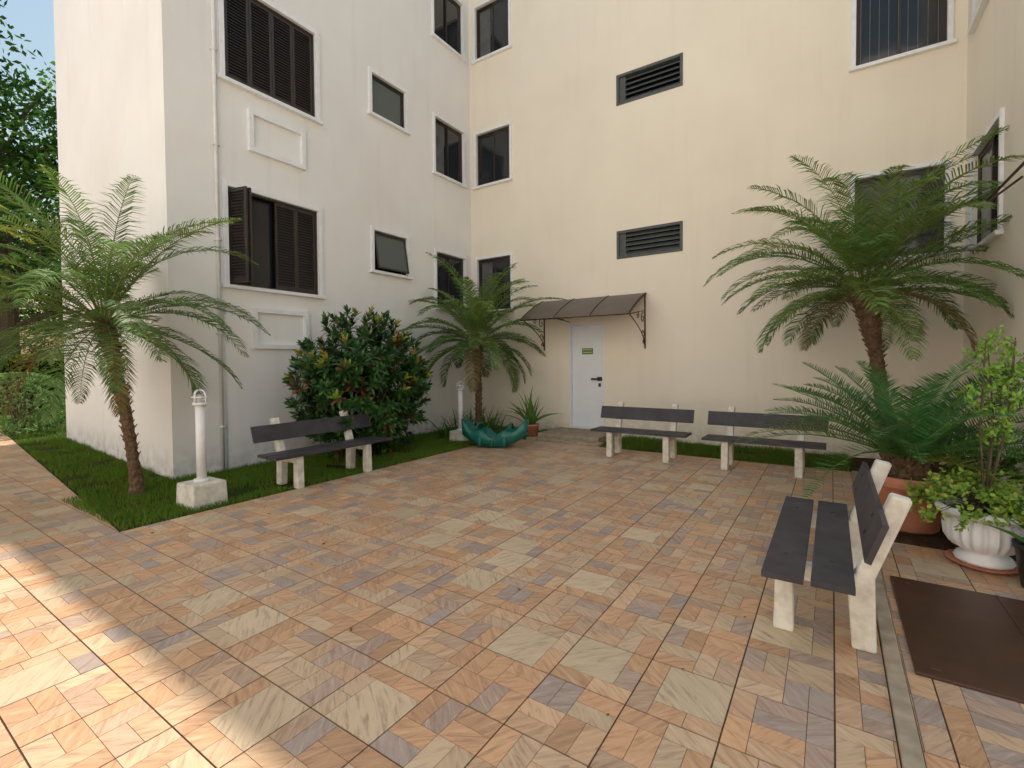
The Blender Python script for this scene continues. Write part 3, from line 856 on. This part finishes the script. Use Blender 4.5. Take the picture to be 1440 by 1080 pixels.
M_tree=leaf_mat('tree_leaf',.7,0,.3)
def tree_mesh(seed,H_,cr,leaf=.22,ncl=280):
    R.seed(seed); mb=MB()
    trunk=[Vector((0,0,-.1)),Vector((.1,.05,H_*.18)),Vector((-.1,.15,H_*.36)),Vector((.05,0,H_*.55)),Vector((0,.1,H_*.8))]
    tube(mb,trunk,[H_*.030,H_*.024,H_*.019,H_*.012,.03],10,1,bump=.06)
    cc=Vector((0,0,H_*.62))
    ends=[]
    for k in range(24):
        t=R.uniform(.3,.95); f=t*4; i=min(int(f),3); s=trunk[i].lerp(trunk[i+1],f-i)
        d=rvec(); d.z=abs(d.z)*.7+.1; d.normalize()
        e=s+Vector((d.x*cr*.85,d.y*cr*.85,d.z*H_*.28))*R.uniform(.6,1)
        m1=s.lerp(e,.5)+Vector((0,0,.3))
        tube(mb,[s,m1,e],[H_*.010*(1.3-t),H_*.006,.015],5,1)
        ends+= [e,m1]
        for j in range(3):
            e2=m1.lerp(e,R.random())+rvec()*cr*.35; tube(mb,[m1.lerp(e,.4),e2],[.03,.01],4,1); ends.append(e2)
    for k in range(ncl):
        if k<len(ends): p=ends[k]
        else:
            d=rvec(); rr=R.uniform(.3,1)**.4; rr*=1+.3*noise.noise(d*2+Vector((seed,0,0)))
            p=cc+Vector((d.x*cr*rr,d.y*cr*rr,d.z*H_*.38*rr))
        tone=R.choice([.6,.9,1.2,1.8]); base=R.choice([(.035,.09,.018),(.05,.115,.022),(.075,.15,.03)])
        cs=R.uniform(.45,.85)*cr*.27
        for j in range(60):
            o=rvec()*cs*R.random()**.5; o.z*=.6
            q=p+o; leaf4(mb,q,rvec()+Vector((0,0,-.2)),rvec(),leaf*R.uniform(.7,1.3),leaf*.55,vary(tuple(x*tone for x in base),.25))
    me=mb.build('shade_tree',[M_tree,M_bark]); return me
t1=tree_mesh(101,12.2,4.8); t1.location=(-24,4.2,0)
t2=tree_mesh(102,11,5.0); t2.location=(-31,1,0)
for (x,y,s,r,src) in ((-27.5,14.5,.7,2,t2),(-30,8,.7,1,t1),(-38,-6,1.0,4,t2),(-26,22,1.0,3,t1),(-42,4,1.0,5,t1),(-29,-10,.9,5.5,t1)):
    o=bpy.data.objects.new('shade_tree',src.data); scene.collection.objects.link(o); o.location=(x,y,0); o.scale=(s,s,s); o.rotation_euler=(0,0,r)

# matte materials use a plain diffuse shader
for m in bpy.data.materials:
    if not m.use_nodes: continue
    nt=m.node_tree; b=nt.nodes.get('Principled BSDF')
    if not b or b.inputs['Roughness'].is_linked or b.inputs['Roughness'].default_value<.68 or b.inputs['Metallic'].default_value>0: continue
    d=nt.nodes.new('ShaderNodeBsdfDiffuse')
    for a_,c_ in (('Base Color','Color'),('Normal','Normal')):
        if b.inputs[a_].is_linked: nt.links.new(b.inputs[a_].links[0].from_socket,d.inputs[c_])
        elif a_=='Base Color': d.inputs[c_].default_value=b.inputs[a_].default_value
    for l in list(b.outputs[0].links): nt.links.new(d.outputs[0],l.to_socket)
    nt.nodes.remove(b)

# ------------------------------------------------------------ light
SD=Vector((-.12,1,0)).normalized(); EL=D2R(55.5)
sd=Vector((SD.x*math.cos(EL),SD.y*math.cos(EL),math.sin(EL)))
sl=bpy.data.lights.new('sun','SUN'); sl.energy=5; sl.angle=D2R(.5); sl.color=(1,.95,.89)
so=bpy.data.objects.new('sun',sl); scene.collection.objects.link(so); so.rotation_euler=sd.to_track_quat('Z','Y').to_euler(); so.location=(0,0,30)
w=bpy.data.worlds.new('World'); scene.world=w; w.use_nodes=True; nt=w.node_tree
sky=nt.nodes.new('ShaderNodeTexSky'); sky.sky_type='NISHITA'; sky.sun_disc=False
sky.sun_elevation=EL; sky.sun_rotation=math.atan2(SD.x,SD.y); sky.air_density=2.2; sky.dust_density=2.0; sky.ozone_density=1.2
nt.links.new(sky.outputs[0],nt.nodes['Background'].inputs[0]); nt.nodes['Background'].inputs[1].default_value=.15

# ------------------------------------------------------------ camera
cd=bpy.data.cameras.new('camera'); cam=bpy.data.objects.new('camera',cd); scene.collection.objects.link(cam)
cd.sensor_width=36; cd.lens=36*676/1440; cd.clip_start=.05; cd.clip_end=600; cd.shift_y=-.0108
th=math.atan2(450,676); pt=D2R(1.4); rl=D2R(.46)
f=Vector((-math.sin(th)*math.cos(pt),math.cos(th)*math.cos(pt),-math.sin(pt)))
r=Vector((math.cos(th),math.sin(th),0)); u=r.cross(f)
r2=r*math.cos(rl)-u*math.sin(rl); u2=u*math.cos(rl)+r*math.sin(rl)
M=Matrix((r2,u2,-f)).transposed().to_4x4(); M.translation=Vector((0,0,1.5)); cam.matrix_world=M
scene.camera=cam
scene.view_settings.view_transform='Standard'; scene.view_settings.look='None'; scene.view_settings.exposure=0
